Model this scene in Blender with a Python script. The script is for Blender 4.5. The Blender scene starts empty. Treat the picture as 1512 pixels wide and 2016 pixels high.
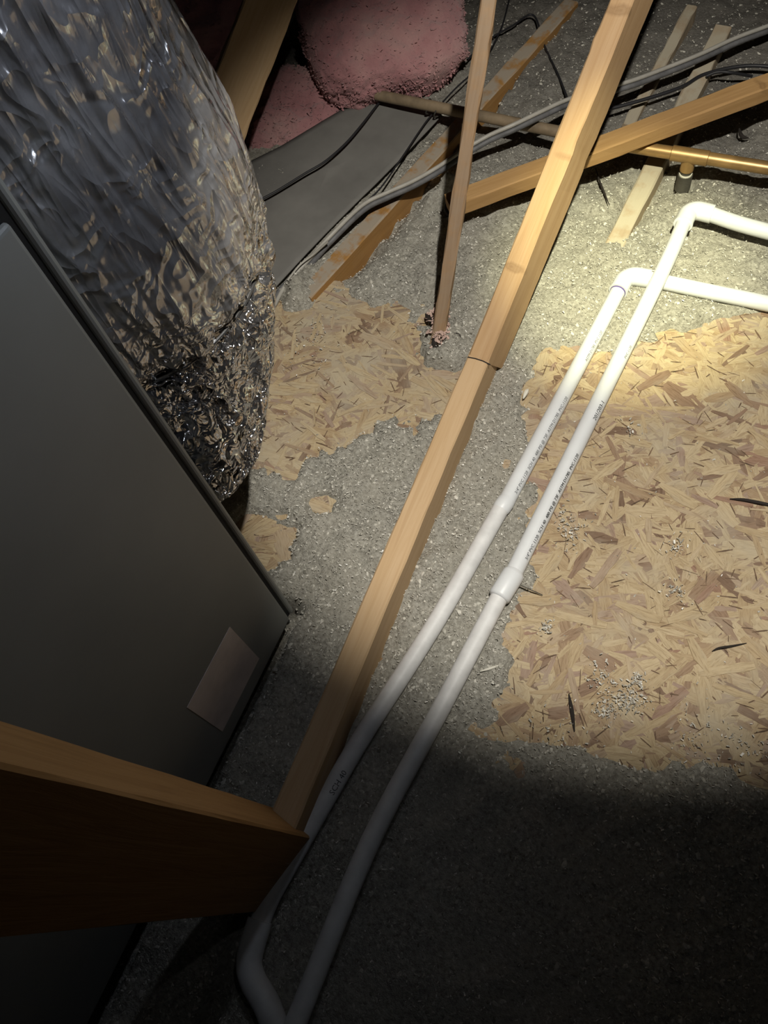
import bpy, math, random
import numpy as np
from mathutils import Vector, Matrix, Quaternion

random.seed(7)
RNG = np.random.default_rng(7)
SC = bpy.context.scene
COL = SC.collection

# ------------------------------------------------------------------ camera, world, lamps, exposure
CAM_H = 1.10
CAM_RIGHT = Vector((0.8755633949, 0.4622442513, -0.1404243346))
CAM_DOWN = Vector((0.3518920920, -0.8093775887, -0.4701913170))
CAM_FWD = Vector((-0.3309995426, 0.3622680929, -0.8713214858))
FPX, CX, CY = 1514.0, 756.0, 1008.0
cd = bpy.data.cameras.new('camera')
cd.sensor_fit = 'VERTICAL'
cd.sensor_height = 36.0
cd.lens = 36.0 * FPX / 2016.0
cd.clip_start = 0.02
cam = bpy.data.objects.new('camera', cd)
COL.objects.link(cam)
mw = Matrix.Identity(4)
for i, v in enumerate((CAM_RIGHT, -CAM_DOWN, -CAM_FWD)):
    for r in range(3):
        mw[r][i] = v[r]
mw.translation = (0, 0, CAM_H)
cam.matrix_world = mw
SC.camera = cam

world = bpy.data.worlds.new('attic_air')
SC.world = world
world.use_nodes = True
world.node_tree.nodes['Background'].inputs[0].default_value = (0.55, 0.60, 0.75, 1)
world.node_tree.nodes['Background'].inputs[1].default_value = 0.002

SC.view_settings.view_transform = 'Standard'
SC.view_settings.look = 'None'
SC.view_settings.exposure = 0.0
SC.view_settings.gamma = 1.0
SC.view_settings.use_curve_mapping = False


def spot(name, loc, target, watts, size, blend, color, radius=0.02):
    d = bpy.data.lights.new(name, 'SPOT')
    d.energy = watts
    d.spot_size = math.radians(size)
    d.spot_blend = blend
    d.color = color
    d.shadow_soft_size = radius
    o = bpy.data.objects.new(name, d)
    COL.objects.link(o)
    o.location = loc
    o.rotation_euler = (Vector(target) - Vector(loc)).to_track_quat('-Z', 'Y').to_euler()
    return o


LAMP = (0.03, 0.38, 1.50)
spot('headlamp_flood', LAMP, (-0.215, 0.945, 0), 94, 59.5, 0.48, (1.0, 0.95, 0.85), 0.014)
spot('headlamp_beam', LAMP, (-0.215, 1.075, 0), 205, 22, 1.0, (1.0, 0.98, 0.58), 0.014)
spot('headlamp_spill', LAMP, (-0.45, 0.75, 0), 1.3, 112, 1.0, (0.92, 0.95, 1.0), 0.014)
spot('phone_lamp', (-0.26, 0.43, 0.99), (-0.58, 0.14, 0.52), 1.5, 118, 1.0, (0.78, 0.86, 1.0), 0.016)


# ------------------------------------------------------------------ pixel <-> world helpers
def ray(u, v):
    return CAM_RIGHT * ((u - CX) / FPX) + CAM_DOWN * ((v - CY) / FPX) + CAM_FWD


def at(u, v, z=0.0):
    """the point at real height z that stands on the sight line (u, v)"""
    r = ray(u, v)
    t = (z - CAM_H) / r.z
    return Vector((0, 0, CAM_H)) + r * t


def atx(u, v, x):
    """the point in the vertical plane X = x on the sight line (u, v)"""
    r = ray(u, v)
    return Vector((0, 0, CAM_H)) + r * (x / r.x)


# ------------------------------------------------------------------ numpy noise
def _hash(ix, iy, s):
    n = (ix.astype(np.int64) * 374761393 + iy.astype(np.int64) * 668265263 + s * 974711) & 0x7fffffff
    n = ((n ^ (n >> 13)) * 1274126177) & 0x7fffffff
    return ((n ^ (n >> 16)) & 0xffff) / 65535.0


def vnoise(x, y, s=0):
    ix, iy = np.floor(x), np.floor(y)
    fx, fy = x - ix, y - iy
    fx = fx * fx * (3 - 2 * fx)
    fy = fy * fy * (3 - 2 * fy)
    a, b = _hash(ix, iy, s), _hash(ix + 1, iy, s)
    c, d = _hash(ix, iy + 1, s), _hash(ix + 1, iy + 1, s)
    return (a + (b - a) * fx) * (1 - fy) + (c + (d - c) * fx) * fy - 0.5


def fbm(x, y, s=0, o=4):
    t, amp, f = 0, 1.0, 1.0
    for k in range(o):
        t = t + amp * vnoise(x * f + 13.7 * k, y * f - 7.1 * k, s + k)
        amp *= 0.5
        f *= 2.03
    return t


def poly_sd(px, py, poly):
    """signed distance to polygon, positive inside"""
    d = np.full(px.shape, 1e9)
    ins = np.zeros(px.shape, bool)
    n = len(poly)
    for i in range(n):
        ax, ay = poly[i]
        bx, by = poly[(i + 1) % n]
        ex, ey = bx - ax, by - ay
        t = np.clip(((px - ax) * ex + (py - ay) * ey) / (ex * ex + ey * ey + 1e-12), 0, 1)
        d = np.minimum(d, np.hypot(px - ax - t * ex, py - ay - t * ey))
        c = ((ay > py) != (by > py)) & (px < (bx - ax) * (py - ay) / (by - ay + 1e-12) + ax)
        ins ^= c
    return np.where(ins, d, -d)


# ------------------------------------------------------------------ materials
def new_mat(name):
    m = bpy.data.materials.new(name)
    m.use_nodes = True
    nt = m.node_tree
    b = nt.nodes['Principled BSDF']
    return m, nt, b


def N(nt, t, **kw):
    n = nt.nodes.new(t)
    for k, v in kw.items():
        if k in n.inputs:
            n.inputs[k].default_value = v
        else:
            setattr(n, k, v)
    return n


def ramp(nt, fac, stops):
    r = nt.nodes.new('ShaderNodeValToRGB')
    els = r.color_ramp.elements
    els[0].position, els[0].color = stops[0][0], (*stops[0][1], 1)
    els[1].position, els[1].color = stops[-1][0], (*stops[-1][1], 1)
    for p, c in stops[1:-1]:
        e = els.new(p)
        e.color = (*c, 1)
    nt.links.new(fac, r.inputs[0])
    return r.outputs[0]


def mapping(nt, scale=(1, 1, 1), kind='Object', rot=(0, 0, 0)):
    tc = nt.nodes.new('ShaderNodeTexCoord')
    mp = nt.nodes.new('ShaderNodeMapping')
    mp.inputs['Scale'].default_value = scale
    mp.inputs['Rotation'].default_value = rot
    nt.links.new(tc.outputs[kind], mp.inputs[0])
    return mp.outputs[0]


def noise(nt, vec, scale, detail=5, rough=0.55, dist=0.0):
    n = N(nt, 'ShaderNodeTexNoise', Scale=scale, Detail=detail, Roughness=rough, Distortion=dist)
    nt.links.new(vec, n.inputs['Vector'])
    return n.outputs['Fac']


def mix(nt, fac, a, b, kind='MIX'):
    m = nt.nodes.new('ShaderNodeMix')
    m.data_type = 'RGBA'
    m.blend_type = kind
    for s, v in ((0, fac), (6, a), (7, b)):
        if hasattr(v, 'is_linked'):
            nt.links.new(v, m.inputs[s])
        else:
            m.inputs[s].default_value = v if s == 0 else (*v, 1)
    return m.outputs[2]


def bump(nt, b, height, strength, dist):
    bp = N(nt, 'ShaderNodeBump', Strength=strength, Distance=dist)
    nt.links.new(height, bp.inputs['Height'])
    nt.links.new(bp.outputs[0], b.inputs['Normal'])
    return bp


def wood_mat(name, light, mid, dark, knots=(), rough=0.75, dust=None):
    """grain runs along local Y of the board"""
    m, nt, b = new_mat(name)
    v = mapping(nt, (1, 0.045, 1))
    g1 = noise(nt, v, 90, 6, 0.6, 1.5)
    v2 = mapping(nt, (1, 0.12, 1))
    g2 = noise(nt, v2, 14, 3, 0.5, 0.6)
    c = ramp(nt, g1, [(0.25, dark), (0.45, mid), (0.62, light), (0.8, mid)])
    c = mix(nt, 0.5, c, ramp(nt, g2, [(0.3, mid), (0.55, light), (0.75, dark)]))
    obj = mapping(nt)
    for (kx, ky, kz, r) in knots:
        sub = N(nt, 'ShaderNodeVectorMath', operation='SUBTRACT')
        nt.links.new(obj, sub.inputs[0])
        sub.inputs[1].default_value = (kx, ky, kz)
        sq = N(nt, 'ShaderNodeVectorMath', operation='MULTIPLY')
        nt.links.new(sub.outputs[0], sq.inputs[0])
        sq.inputs[1].default_value = (0.45, 1.5, 1.0)
        ln = N(nt, 'ShaderNodeVectorMath', operation='LENGTH')
        nt.links.new(sq.outputs[0], ln.inputs[0])
        ad = N(nt, 'ShaderNodeMath', operation='MULTIPLY_ADD')
        nz = noise(nt, obj, 60, 3)
        nt.links.new(nz, ad.inputs[0])
        ad.inputs[1].default_value = r * 2.0
        nt.links.new(ln.outputs['Value'], ad.inputs[2])
        f = ramp(nt, ad.outputs[0], [(r * 0.8, (0.75,) * 3), (r * 1.2, (0.25,) * 3), (r * 1.5, (0.6,) * 3), (r * 2.2, (0, 0, 0))])
        c = mix(nt, f, c, tuple(x * 0.62 for x in dark))
    if dust:
        dn = noise(nt, obj, 22, 4, 0.6)
        geo = N(nt, 'ShaderNodeNewGeometry')
        sx = N(nt, 'ShaderNodeSeparateXYZ')
        nt.links.new(geo.outputs['Normal'], sx.inputs[0])
        f = ramp(nt, dn, [(0.36, (0, 0, 0)), (0.52, (dust[3],) * 3)])
        f = mix(nt, 1.0, f, ramp(nt, sx.outputs['Z'], [(0.35, (0.05,) * 3), (0.75, (1, 1, 1))]), 'MULTIPLY')
        c = mix(nt, f, c, dust[:3])
    nt.links.new(c, b.inputs['Base Color'])
    b.inputs['Roughness'].default_value = rough
    b.inputs['Specular IOR Level'].default_value = 0.25
    bump(nt, b, g1, 0.25, 0.002)
    return m


def plain_mat(name, color, rough=0.5, metallic=0.0, var=0.0, vscale=30, bump_s=0.0, spec=0.5):
    m, nt, b = new_mat(name)
    v = mapping(nt)
    n = noise(nt, v, vscale, 5, 0.6)
    if var:
        c = ramp(nt, n, [(0.3, tuple(max(0, x * (1 - var)) for x in color)), (0.7, tuple(min(1, x * (1 + var)) for x in color))])
        nt.links.new(c, b.inputs['Base Color'])
    else:
        b.inputs['Base Color'].default_value = (*color, 1)
    b.inputs['Roughness'].default_value = rough
    b.inputs['Metallic'].default_value = metallic
    b.inputs['Specular IOR Level'].default_value = spec
    if bump_s:
        bump(nt, b, n, bump_s, 0.002)
    return m


M = {}
PINE_L, PINE_M, PINE_D = (0.61, 0.44, 0.265), (0.54, 0.36, 0.195), (0.42, 0.255, 0.125)
M['pine'] = wood_mat('pine', PINE_L, PINE_M, PINE_D)
M['pine_dusty'] = wood_mat('pine_dusty', (0.33, 0.22, 0.13), (0.26, 0.16, 0.085), (0.17, 0.095, 0.045), dust=(0.22, 0.19, 0.155, 0.8))
M['pine_orange'] = wood_mat('pine_orange', (0.52, 0.29, 0.10), (0.44, 0.23, 0.07), (0.30, 0.14, 0.04))
M['pine_grey'] = wood_mat('pine_grey', (0.42, 0.34, 0.24), (0.36, 0.28, 0.19), (0.24, 0.17, 0.11), dust=(0.44, 0.40, 0.31, 0.8))


def pile_mat():
    m, nt, b = new_mat('grey_fibre')
    v = mapping(nt)
    n1 = noise(nt, v, 6, 4, 0.6)
    n2 = noise(nt, v, 160, 6, 0.7)
    n3 = noise(nt, v, 420, 3, 0.7)
    c = ramp(nt, n2, [(0.28, (0.12, 0.112, 0.098)), (0.5, (0.385, 0.37, 0.325)), (0.72, (0.62, 0.605, 0.55))])
    c = mix(nt, ramp(nt, n1, [(0.35, (0, 0, 0)), (0.7, (0.5,) * 3)]), c, (0.46, 0.43, 0.36))
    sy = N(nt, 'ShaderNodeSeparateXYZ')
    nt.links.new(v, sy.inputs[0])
    back_y = N(nt, 'ShaderNodeMath', operation='MULTIPLY_ADD')  # fill turns darker towards the back, edge broken up by noise
    nt.links.new(noise(nt, v, 2.6, 4, 0.6), back_y.inputs[0])
    back_y.inputs[1].default_value = 0.8
    nt.links.new(sy.outputs['Y'], back_y.inputs[2])
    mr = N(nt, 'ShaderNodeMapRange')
    nt.links.new(back_y.outputs[0], mr.inputs['Value'])
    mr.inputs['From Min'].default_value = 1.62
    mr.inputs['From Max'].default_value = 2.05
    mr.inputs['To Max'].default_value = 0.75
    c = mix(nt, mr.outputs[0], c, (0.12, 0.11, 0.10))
    nt.links.new(c, b.inputs['Base Color'])
    b.inputs['Roughness'].default_value = 0.95
    b.inputs['Specular IOR Level'].default_value = 0.1
    ad = N(nt, 'ShaderNodeMath', operation='MULTIPLY_ADD')
    nt.links.new(n3, ad.inputs[0])
    ad.inputs[1].default_value = 0.5
    nt.links.new(n2, ad.inputs[2])
    bump(nt, b, ad.outputs[0], 0.9, 0.006)
    return m


def island_mat(name, stops, rough, spec=0.3, grain=True, object_random=False, dust=0.6, dpos=0.48):
    m, nt, b = new_mat(name)
    if object_random:
        src = N(nt, 'ShaderNodeObjectInfo').outputs['Random']
    else:
        src = N(nt, 'ShaderNodeNewGeometry').outputs['Random Per Island']
    c = ramp(nt, src, stops)
    if grain:
        v = mapping(nt)
        at_ = N(nt, 'ShaderNodeAttribute', attribute_name='grain')
        n = noise(nt, at_.outputs['Vector'], 1.0, 5, 0.7, 0.6)
        c = mix(nt, 0.75, c, ramp(nt, n, [(0.30, (0.34, 0.26, 0.19)), (0.48, (0.80, 0.77, 0.72)), (0.70, (1, 1, 1))]), 'MULTIPLY')
        n2 = noise(nt, v, 9, 4, 0.6)
        c = mix(nt, ramp(nt, n2, [(dpos, (0, 0, 0)), (dpos + 0.24, (dust,) * 3)]), c, (0.40, 0.355, 0.275))
        bump(nt, b, n, 0.35, 0.002)
    nt.links.new(c, b.inputs['Base Color'])
    b.inputs['Roughness'].default_value = rough
    b.inputs['Specular IOR Level'].default_value = spec
    return m


STRAND = [(0.0, (0.19, 0.125, 0.085)), (0.08, (0.29, 0.195, 0.135)), (0.2, (0.42, 0.315, 0.195)), (0.45, (0.475, 0.375, 0.235)),
          (0.75, (0.53, 0.43, 0.28)), (0.9, (0.43, 0.335, 0.235)), (0.96, (0.36, 0.265, 0.21)), (1.0, (0.32, 0.20, 0.14))]
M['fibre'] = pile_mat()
M['tuft'] = island_mat('grey_tuft', [(0, (0.22, 0.21, 0.18)), (0.5, (0.41, 0.395, 0.345)), (1, (0.60, 0.58, 0.52))], 0.95, 0.1, grain=False)
M['flake'] = island_mat('pale_flake', [(0, (0.28, 0.265, 0.23)), (0.6, (0.52, 0.50, 0.44)), (0.9, (0.74, 0.72, 0.65)), (1, (0.95, 0.94, 0.90))], 0.55, 0.6, grain=False)
M['strand'] = island_mat('wood_strand', STRAND, 0.7, 0.3)
M['strand_single'] = island_mat('wood_strand_single', STRAND, 0.7, 0.3, object_random=True)
M['sliver'] = plain_mat('dark_sliver', (0.12, 0.075, 0.045), 0.85, var=0.5, vscale=90)
M['strand_dusty'] = island_mat('dusty_strand', STRAND, 0.8, 0.2, dust=0.7, dpos=0.42)
M['strand_dusty_single'] = island_mat('dusty_strand_single', STRAND, 0.8, 0.2, object_random=True, dust=0.7, dpos=0.42)
M['osb_core'] = plain_mat('osb_core', (0.24, 0.145, 0.075), 0.85, var=0.35, vscale=60, bump_s=0.3)
M['pvc'] = plain_mat('white_pvc', (0.69, 0.71, 0.73), 0.42, var=0.05, vscale=14, spec=0.5)
M['pvc_dirt'] = plain_mat('dusty_white_pvc', (0.66, 0.66, 0.66), 0.5, var=0.12, vscale=35)
M['ink'] = plain_mat('black_ink', (0.055, 0.06, 0.065), 0.6)
M['purple'] = plain_mat('purple_primer', (0.10, 0.07, 0.24), 0.5)
M['amber'] = plain_mat('amber_pipe', (0.38, 0.235, 0.095), 0.38, 0.55, var=0.25, vscale=25, spec=0.6)
M['amber_dust'] = plain_mat('dusty_amber_pipe', (0.20, 0.15, 0.095), 0.6, var=0.45, vscale=18)
M['dark_metal'] = plain_mat('dark_metal', (0.085, 0.08, 0.07), 0.5, 0.4, var=0.25, vscale=80)
M['chalk'] = plain_mat('white_tape', (0.68, 0.66, 0.58), 0.7)
M['black_cable'] = plain_mat('black_cable', (0.016, 0.016, 0.019), 0.55)
M['grey_cable'] = plain_mat('grey_cable', (0.115, 0.115, 0.12), 0.6, var=0.3, vscale=40)
M['white_cable'] = plain_mat('white_cable', (0.36, 0.345, 0.31), 0.5, var=0.1, vscale=40)
M['steel'] = plain_mat('bright_steel', (0.70, 0.68, 0.62), 0.25, 1.0)
M['black_bit'] = plain_mat('black_bit', (0.02, 0.015, 0.012), 0.9)
M['paper'] = plain_mat('label_paper', (0.78, 0.70, 0.67), 0.75, var=0.12, vscale=22)
M['cabinet'] = plain_mat('grey_enamel', (0.31, 0.32, 0.305), 0.45, 0.0, var=0.05, vscale=9, bump_s=0.03, spec=0.4)
M['cabinet_dark'] = plain_mat('black_gap_shade', (0.012, 0.012, 0.012), 0.8)  # shade of the cabinet's seam and base gap painted as near-black
M['drywall'] = plain_mat('drywall', (0.27, 0.26, 0.24), 0.9, var=0.1, vscale=4)
M['deck'] = plain_mat('roof_deck', (0.10, 0.075, 0.05), 0.9, var=0.3, vscale=8)


def batt_mat():
    m, nt, b = new_mat('pink_glass_wool')
    v = mapping(nt)
    n1 = noise(nt, v, 7, 5, 0.6)
    n2 = noise(nt, v, 110, 6, 0.7)
    c = ramp(nt, n1, [(0.3, (0.31, 0.14, 0.15)), (0.5, (0.42, 0.215, 0.22)), (0.7, (0.49, 0.30, 0.285))])
    nt.links.new(c, b.inputs['Base Color'])
    b.inputs['Roughness'].default_value = 1.0
    b.inputs['Specular IOR Level'].default_value = 0.05
    b.inputs['Sheen Weight'].default_value = 0.25
    bump(nt, b, n2, 0.8, 0.006)
    return m


M['batt'] = batt_mat()


def foil_mat():
    m, nt, b = new_mat('silver_film')
    v2 = mapping(nt)
    n4 = noise(nt, v2, 9, 3, 0.6)
    sx = N(nt, 'ShaderNodeSeparateXYZ')
    nt.links.new(v2, sx.inputs[0])
    ad = N(nt, 'ShaderNodeMath', operation='MULTIPLY_ADD')
    nt.links.new(n4, ad.inputs[0])
    ad.inputs[1].default_value = 0.24
    nt.links.new(sx.outputs['Z'], ad.inputs[2])
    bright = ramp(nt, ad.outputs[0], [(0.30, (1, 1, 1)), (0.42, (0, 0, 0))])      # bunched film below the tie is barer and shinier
    va, vb = mapping(nt, (1, 1, 0.05)), mapping(nt, (1, 1, 0.14))
    hs = []
    for vec, sc, wgt, dst, msk in ((va, 20, 0.55, 0.25, 0), (va, 52, 0.30, 0.3, 0), (vb, 13, 0.60, 0.4, 0), (vb, 34, 0.45, 0.6, 0), (v2, 15, 1.0, 1.2, 1), (v2, 40, 0.40, 1.5, 1), (v2, 22, 0.46, 0.9, 0)):
        wn = N(nt, 'ShaderNodeTexNoise', Scale=sc, Detail=1.0, Roughness=0.5, Distortion=dst)
        nt.links.new(vec, wn.inputs['Vector'])
        sb = N(nt, 'ShaderNodeMath', operation='SUBTRACT')
        nt.links.new(wn.outputs['Fac'], sb.inputs[0])
        sb.inputs[1].default_value = 0.5
        ab = N(nt, 'ShaderNodeMath', operation='ABSOLUTE')
        nt.links.new(sb.outputs[0], ab.inputs[0])
        ml = N(nt, 'ShaderNodeMath', operation='MULTIPLY')
        nt.links.new(ab.outputs[0], ml.inputs[0])
        ml.inputs[1].default_value = -wgt
        if msk:
            mk = N(nt, 'ShaderNodeMath', operation='MULTIPLY')
            nt.links.new(ml.outputs[0], mk.inputs[0])
            nt.links.new(bright, mk.inputs[1])
            ml = mk
        hs.append(ml.outputs[0])
    tot = hs[0]
    for h_ in hs[1:]:
        a2 = N(nt, 'ShaderNodeMath', operation='ADD')
        nt.links.new(tot, a2.inputs[0])
        nt.links.new(h_, a2.inputs[1])
        tot = a2.outputs[0]
    bp = bump(nt, b, tot, 0.9, 0.046)
    nt.links.new(bp.outputs[0], b.inputs['Coat Normal'])
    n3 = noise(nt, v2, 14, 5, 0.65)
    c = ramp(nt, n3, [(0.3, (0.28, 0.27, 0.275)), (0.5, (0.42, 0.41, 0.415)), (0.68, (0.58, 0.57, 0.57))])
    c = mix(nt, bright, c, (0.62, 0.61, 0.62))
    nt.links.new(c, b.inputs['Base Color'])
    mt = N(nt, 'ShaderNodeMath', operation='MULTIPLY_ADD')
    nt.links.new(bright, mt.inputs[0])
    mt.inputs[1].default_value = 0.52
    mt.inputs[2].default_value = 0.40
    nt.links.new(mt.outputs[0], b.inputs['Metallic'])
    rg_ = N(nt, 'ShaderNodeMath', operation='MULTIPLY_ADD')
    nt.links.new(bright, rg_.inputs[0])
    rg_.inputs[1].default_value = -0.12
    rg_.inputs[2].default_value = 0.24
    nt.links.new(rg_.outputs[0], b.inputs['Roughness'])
    b.inputs['Coat Weight'].default_value = 1.0
    b.inputs['Coat Roughness'].default_value = 0.025
    b.inputs['Coat IOR'].default_value = 1.6
    return m


M['foil'] = foil_mat()
M['tape'] = plain_mat('silver_band', (0.6, 0.6, 0.6), 0.25, 0.9, var=0.2, vscale=60)


# ------------------------------------------------------------------ object helpers
def mesh_obj(name, verts, faces, mat, parent=None, smooth=False):
    me = bpy.data.meshes.new(name)
    me.from_pydata([tuple(v) for v in verts], [], faces)
    me.update()
    if smooth:
        me.polygons.foreach_set('use_smooth', [True] * len(me.polygons))
    me.materials.append(mat)
    o = bpy.data.objects.new(name, me)
    COL.objects.link(o)
    if parent is not None:
        o.parent = parent
    return o


def tag(o, label, cat, group=None, kind=None):
    o['label'] = label
    o['category'] = cat
    if group:
        o['group'] = group
    if kind:
        o['kind'] = kind
    return o


def struct(o):
    o['kind'] = 'structure'
    return o


def empty(name, loc=(0, 0, 0), label=None, cat=None, group=None):
    o = bpy.data.objects.new(name, None)
    COL.objects.link(o)
    o.location = loc
    o.empty_display_size = 0.05
    if label:
        tag(o, label, cat, group)
    return o


def put(o, parent):
    """parent and keep the world position (parents are unrotated empties or untransformed meshes)"""
    o.parent = parent
    o.location = Vector(o.location) - Vector(parent.location)
    return o


def catmull(pts, per=8):
    pts = [Vector(p) for p in pts]
    if len(pts) < 3:
        return pts
    out = []
    P = [pts[0] * 2 - pts[1]] + pts + [pts[-1] * 2 - pts[-2]]
    for i in range(1, len(P) - 2):
        a, b, c, d = P[i - 1], P[i], P[i + 1], P[i + 2]
        for k in range(per):
            t = k / per
            out.append(0.5 * ((2 * b) + (c - a) * t + (2 * a - 5 * b + 4 * c - d) * t * t + (3 * b - a - 3 * c + d) * t ** 3))
    out.append(pts[-1])
    return out


def tube_geo(path, radius, seg=14, cap=True, base=0):
    path = [Vector(p) for p in path]
    n = len(path)
    rad = radius if hasattr(radius, '__len__') else [radius] * n
    t0 = (path[1] - path[0]).normalized()
    up = Vector((0, 0, 1)) if abs(t0.z) < 0.9 else Vector((1, 0, 0))
    nrm = (up - t0 * up.dot(t0)).normalized()
    V, F = [], []
    for i in range(n):
        t = (path[min(i + 1, n - 1)] - path[max(i - 1, 0)]).normalized()
        nrm = (nrm - t * nrm.dot(t)).normalized()
        bi = t.cross(nrm)
        for k in range(seg):
            a = 2 * math.pi * k / seg
            V.append(path[i] + (nrm * math.cos(a) + bi * math.sin(a)) * rad[i])
    for i in range(n - 1):
        for k in range(seg):
            k2 = (k + 1) % seg
            F.append((base + i * seg + k, base + i * seg + k2, base + (i + 1) * seg + k2, base + (i + 1) * seg + k))
    if cap:
        F.append(tuple(base + k for k in reversed(range(seg))))
        F.append(tuple(base + (n - 1) * seg + k for k in range(seg)))
    return V, F


def tube(name, path, radius, mat, parent=None, seg=14, cap=True):
    V, F = tube_geo(path, radius, seg, cap)
    o = mesh_obj(name, V, F, mat, None, True)
    if parent is not None:
        o.parent = parent
        pl = Vector(parent.location)
        o.location = -pl
    try:
        md = o.modifiers.new('edge', 'EDGE_SPLIT')
        md.split_angle = math.radians(40)
    except Exception:
        pass
    return o


def board(name, p0, p1, w, h, mat, upv=(0, 0, 1), parent=None, seed=1, wob=0.0012, segs=24, chew=()):
    """sawn board from p0 to p1: section w (sideways) x h (along upv); local Y runs along the grain"""
    p0, p1 = Vector(p0), Vector(p1)
    L = (p1 - p0).length
    y = (p1 - p0).normalized()
    u = Vector(upv)
    z = (u - y * u.dot(y)).normalized()
    x = y.cross(z)
    rg = random.Random(seed)
    V, F = [], []
    c = 0.0025
    prof = [(-w / 2 + c, -h / 2), (w / 2 - c, -h / 2), (w / 2, -h / 2 + c), (w / 2, h / 2 - c),
            (w / 2 - c, h / 2), (-w / 2 + c, h / 2), (-w / 2, h / 2 - c), (-w / 2, -h / 2 + c)]
    ph = [rg.uniform(0, 9) for _ in range(8)]
    for i in range(segs + 1):
        t = i / segs
        for k, (a, b) in enumerate(prof):
            d = wob * (math.sin(ph[k] + t * 17) * 0.5 + math.sin(ph[(k + 3) % 8] + t * 41) * 0.5) + rg.uniform(-wob, wob) * 0.5
            for (ct, cw, depth, side) in chew:
                if side == (1 if a > 0 else -1):
                    d -= depth * math.exp(-((t - ct) / cw) ** 2)
            s = 1 if a > 0 else -1
            V.append((a + s * d, (t - 0.5) * L, b + (wob * 0.4 * math.sin(ph[k] * 2 + t * 23))))
    n = len(prof)
    for i in range(segs):
        for k in range(n):
            k2 = (k + 1) % n
            F.append((i * n + k, i * n + k2, (i + 1) * n + k2, (i + 1) * n + k))
    F.append(tuple(reversed(range(n))))
    F.append(tuple(segs * n + k for k in range(n)))
    F = [tuple(reversed(f)) for f in F]
    o = mesh_obj(name, V, F, mat, None, False)
    m = Matrix.Identity(4)
    for i, v in enumerate((x, y, z)):
        for r in range(3):
            m[r][i] = v[r]
    m.translation = (p0 + p1) / 2
    if parent is not None:
        o.parent = parent
        m.translation -= Vector(parent.location)
        o.matrix_local = m
    else:
        o.matrix_world = m
    return o


def box(name, lo, hi, mat, parent=None, bevel=0.0):
    x0, y0, z0 = lo
    x1, y1, z1 = hi
    V = [(x0, y0, z0), (x1, y0, z0), (x1, y1, z0), (x0, y1, z0), (x0, y0, z1), (x1, y0, z1), (x1, y1, z1), (x0, y1, z1)]
    F = [(3, 2, 1, 0), (4, 5, 6, 7), (0, 1, 5, 4), (1, 2, 6, 5), (2, 3, 7, 6), (3, 0, 4, 7)]
    o = mesh_obj(name, V, F, mat)
    if bevel:
        b = o.modifiers.new('bevel', 'BEVEL')
        b.width = bevel
        b.segments = 3
    if parent is not None:
        put(o, parent)
    return o


# ------------------------------------------------------------------ the setting
fl = struct(box('floor', (-3.6, -1.6, -0.16), (1.8, 4.2, -0.13), M['drywall']))
RF = []
cl = mesh_obj('ceiling', [(-3.6, -1.6, 2.6), (1.8, -1.6, 2.6), (1.8, 4.2, 0.55), (-3.6, 4.2, 0.55),
                          (-3.6, -1.6, 2.63), (1.8, -1.6, 2.63), (1.8, 4.2, 0.58), (-3.6, 4.2, 0.58)],
              [(0, 1, 2, 3), (7, 6, 5, 4), (0, 4, 5, 1), (1, 5, 6, 2), (2, 6, 7, 3), (3, 7, 4, 0)], M['deck'])
struct(cl)
struct(box('wall_far', (-3.6, 4.2, -0.16), (1.8, 4.25, 0.6), M['deck']))
struct(box('wall_left', (-3.65, -1.6, -0.16), (-3.6, 4.2, 2.63), M['deck']))

# ------------------------------------------------------------------ OSB decking and the loose fill around it
PX_A = [(1075, 700), (1150, 690), (1215, 700), (1300, 640), (1420, 625), (1620, 640), (1900, 700), (2300, 1000), (2300, 1500), (1900, 1640), (1500, 1530),
        (1330, 1505), (1180, 1480), (1050, 1470), (985, 1440), (1000, 1340), (1030, 1210), (1060, 1120), (1040, 1010),
        (1062, 975), (1040, 930), (1062, 880), (1040, 800), (1065, 740)]
PX_B = [(480, 610), (560, 590), (640, 578), (700, 592), (770, 610), (835, 655), (815, 695), (835, 722), (900, 735), (960, 725),
        (960, 760), (880, 800), (830, 828), (750, 850), (690, 880), (620, 915), (560, 945), (520, 930), (440, 900)]
PX_C = [(480, 1035), (540, 1020), (575, 1045), (560, 1090), (520, 1110), (470, 1090)]
PX_D = [(612, 985), (640, 970), (662, 985), (655, 1010), (622, 1012)]
PX_E = [(1215, 480), (1262, 440), (1300, 470), (1262, 520), (1228, 545), (1200, 530)]
PX_F = [(1030, 505), (1085, 520), (1100, 570), (1085, 640), (1050, 690), (1010, 650)]


def poly(px):
    return [(at(u, v).x, at(u, v).y) for u, v in px]


POLYS = [poly(p) for p in (PX_A, PX_B, PX_C)]
POLY_D, POLY_E = poly(PX_D), poly(PX_E)
PIPE_LINES = []          # filled with (ax, ay, bx, by): the fill lies low beneath the pipes


def seg_dist(x, y, ax, ay, bx, by):
    ex, ey = bx - ax, by - ay
    t = np.clip(((x - ax) * ex + (y - ay) * ey) / (ex * ex + ey * ey), 0, 1)
    return np.hypot(x - ax - t * ex, y - ay - t * ey)


def osb_cover(x, y):
    s = np.full(x.shape, -1.0)
    for p in POLYS:
        s = np.maximum(s, poly_sd(x, y, p))
    return s


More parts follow.
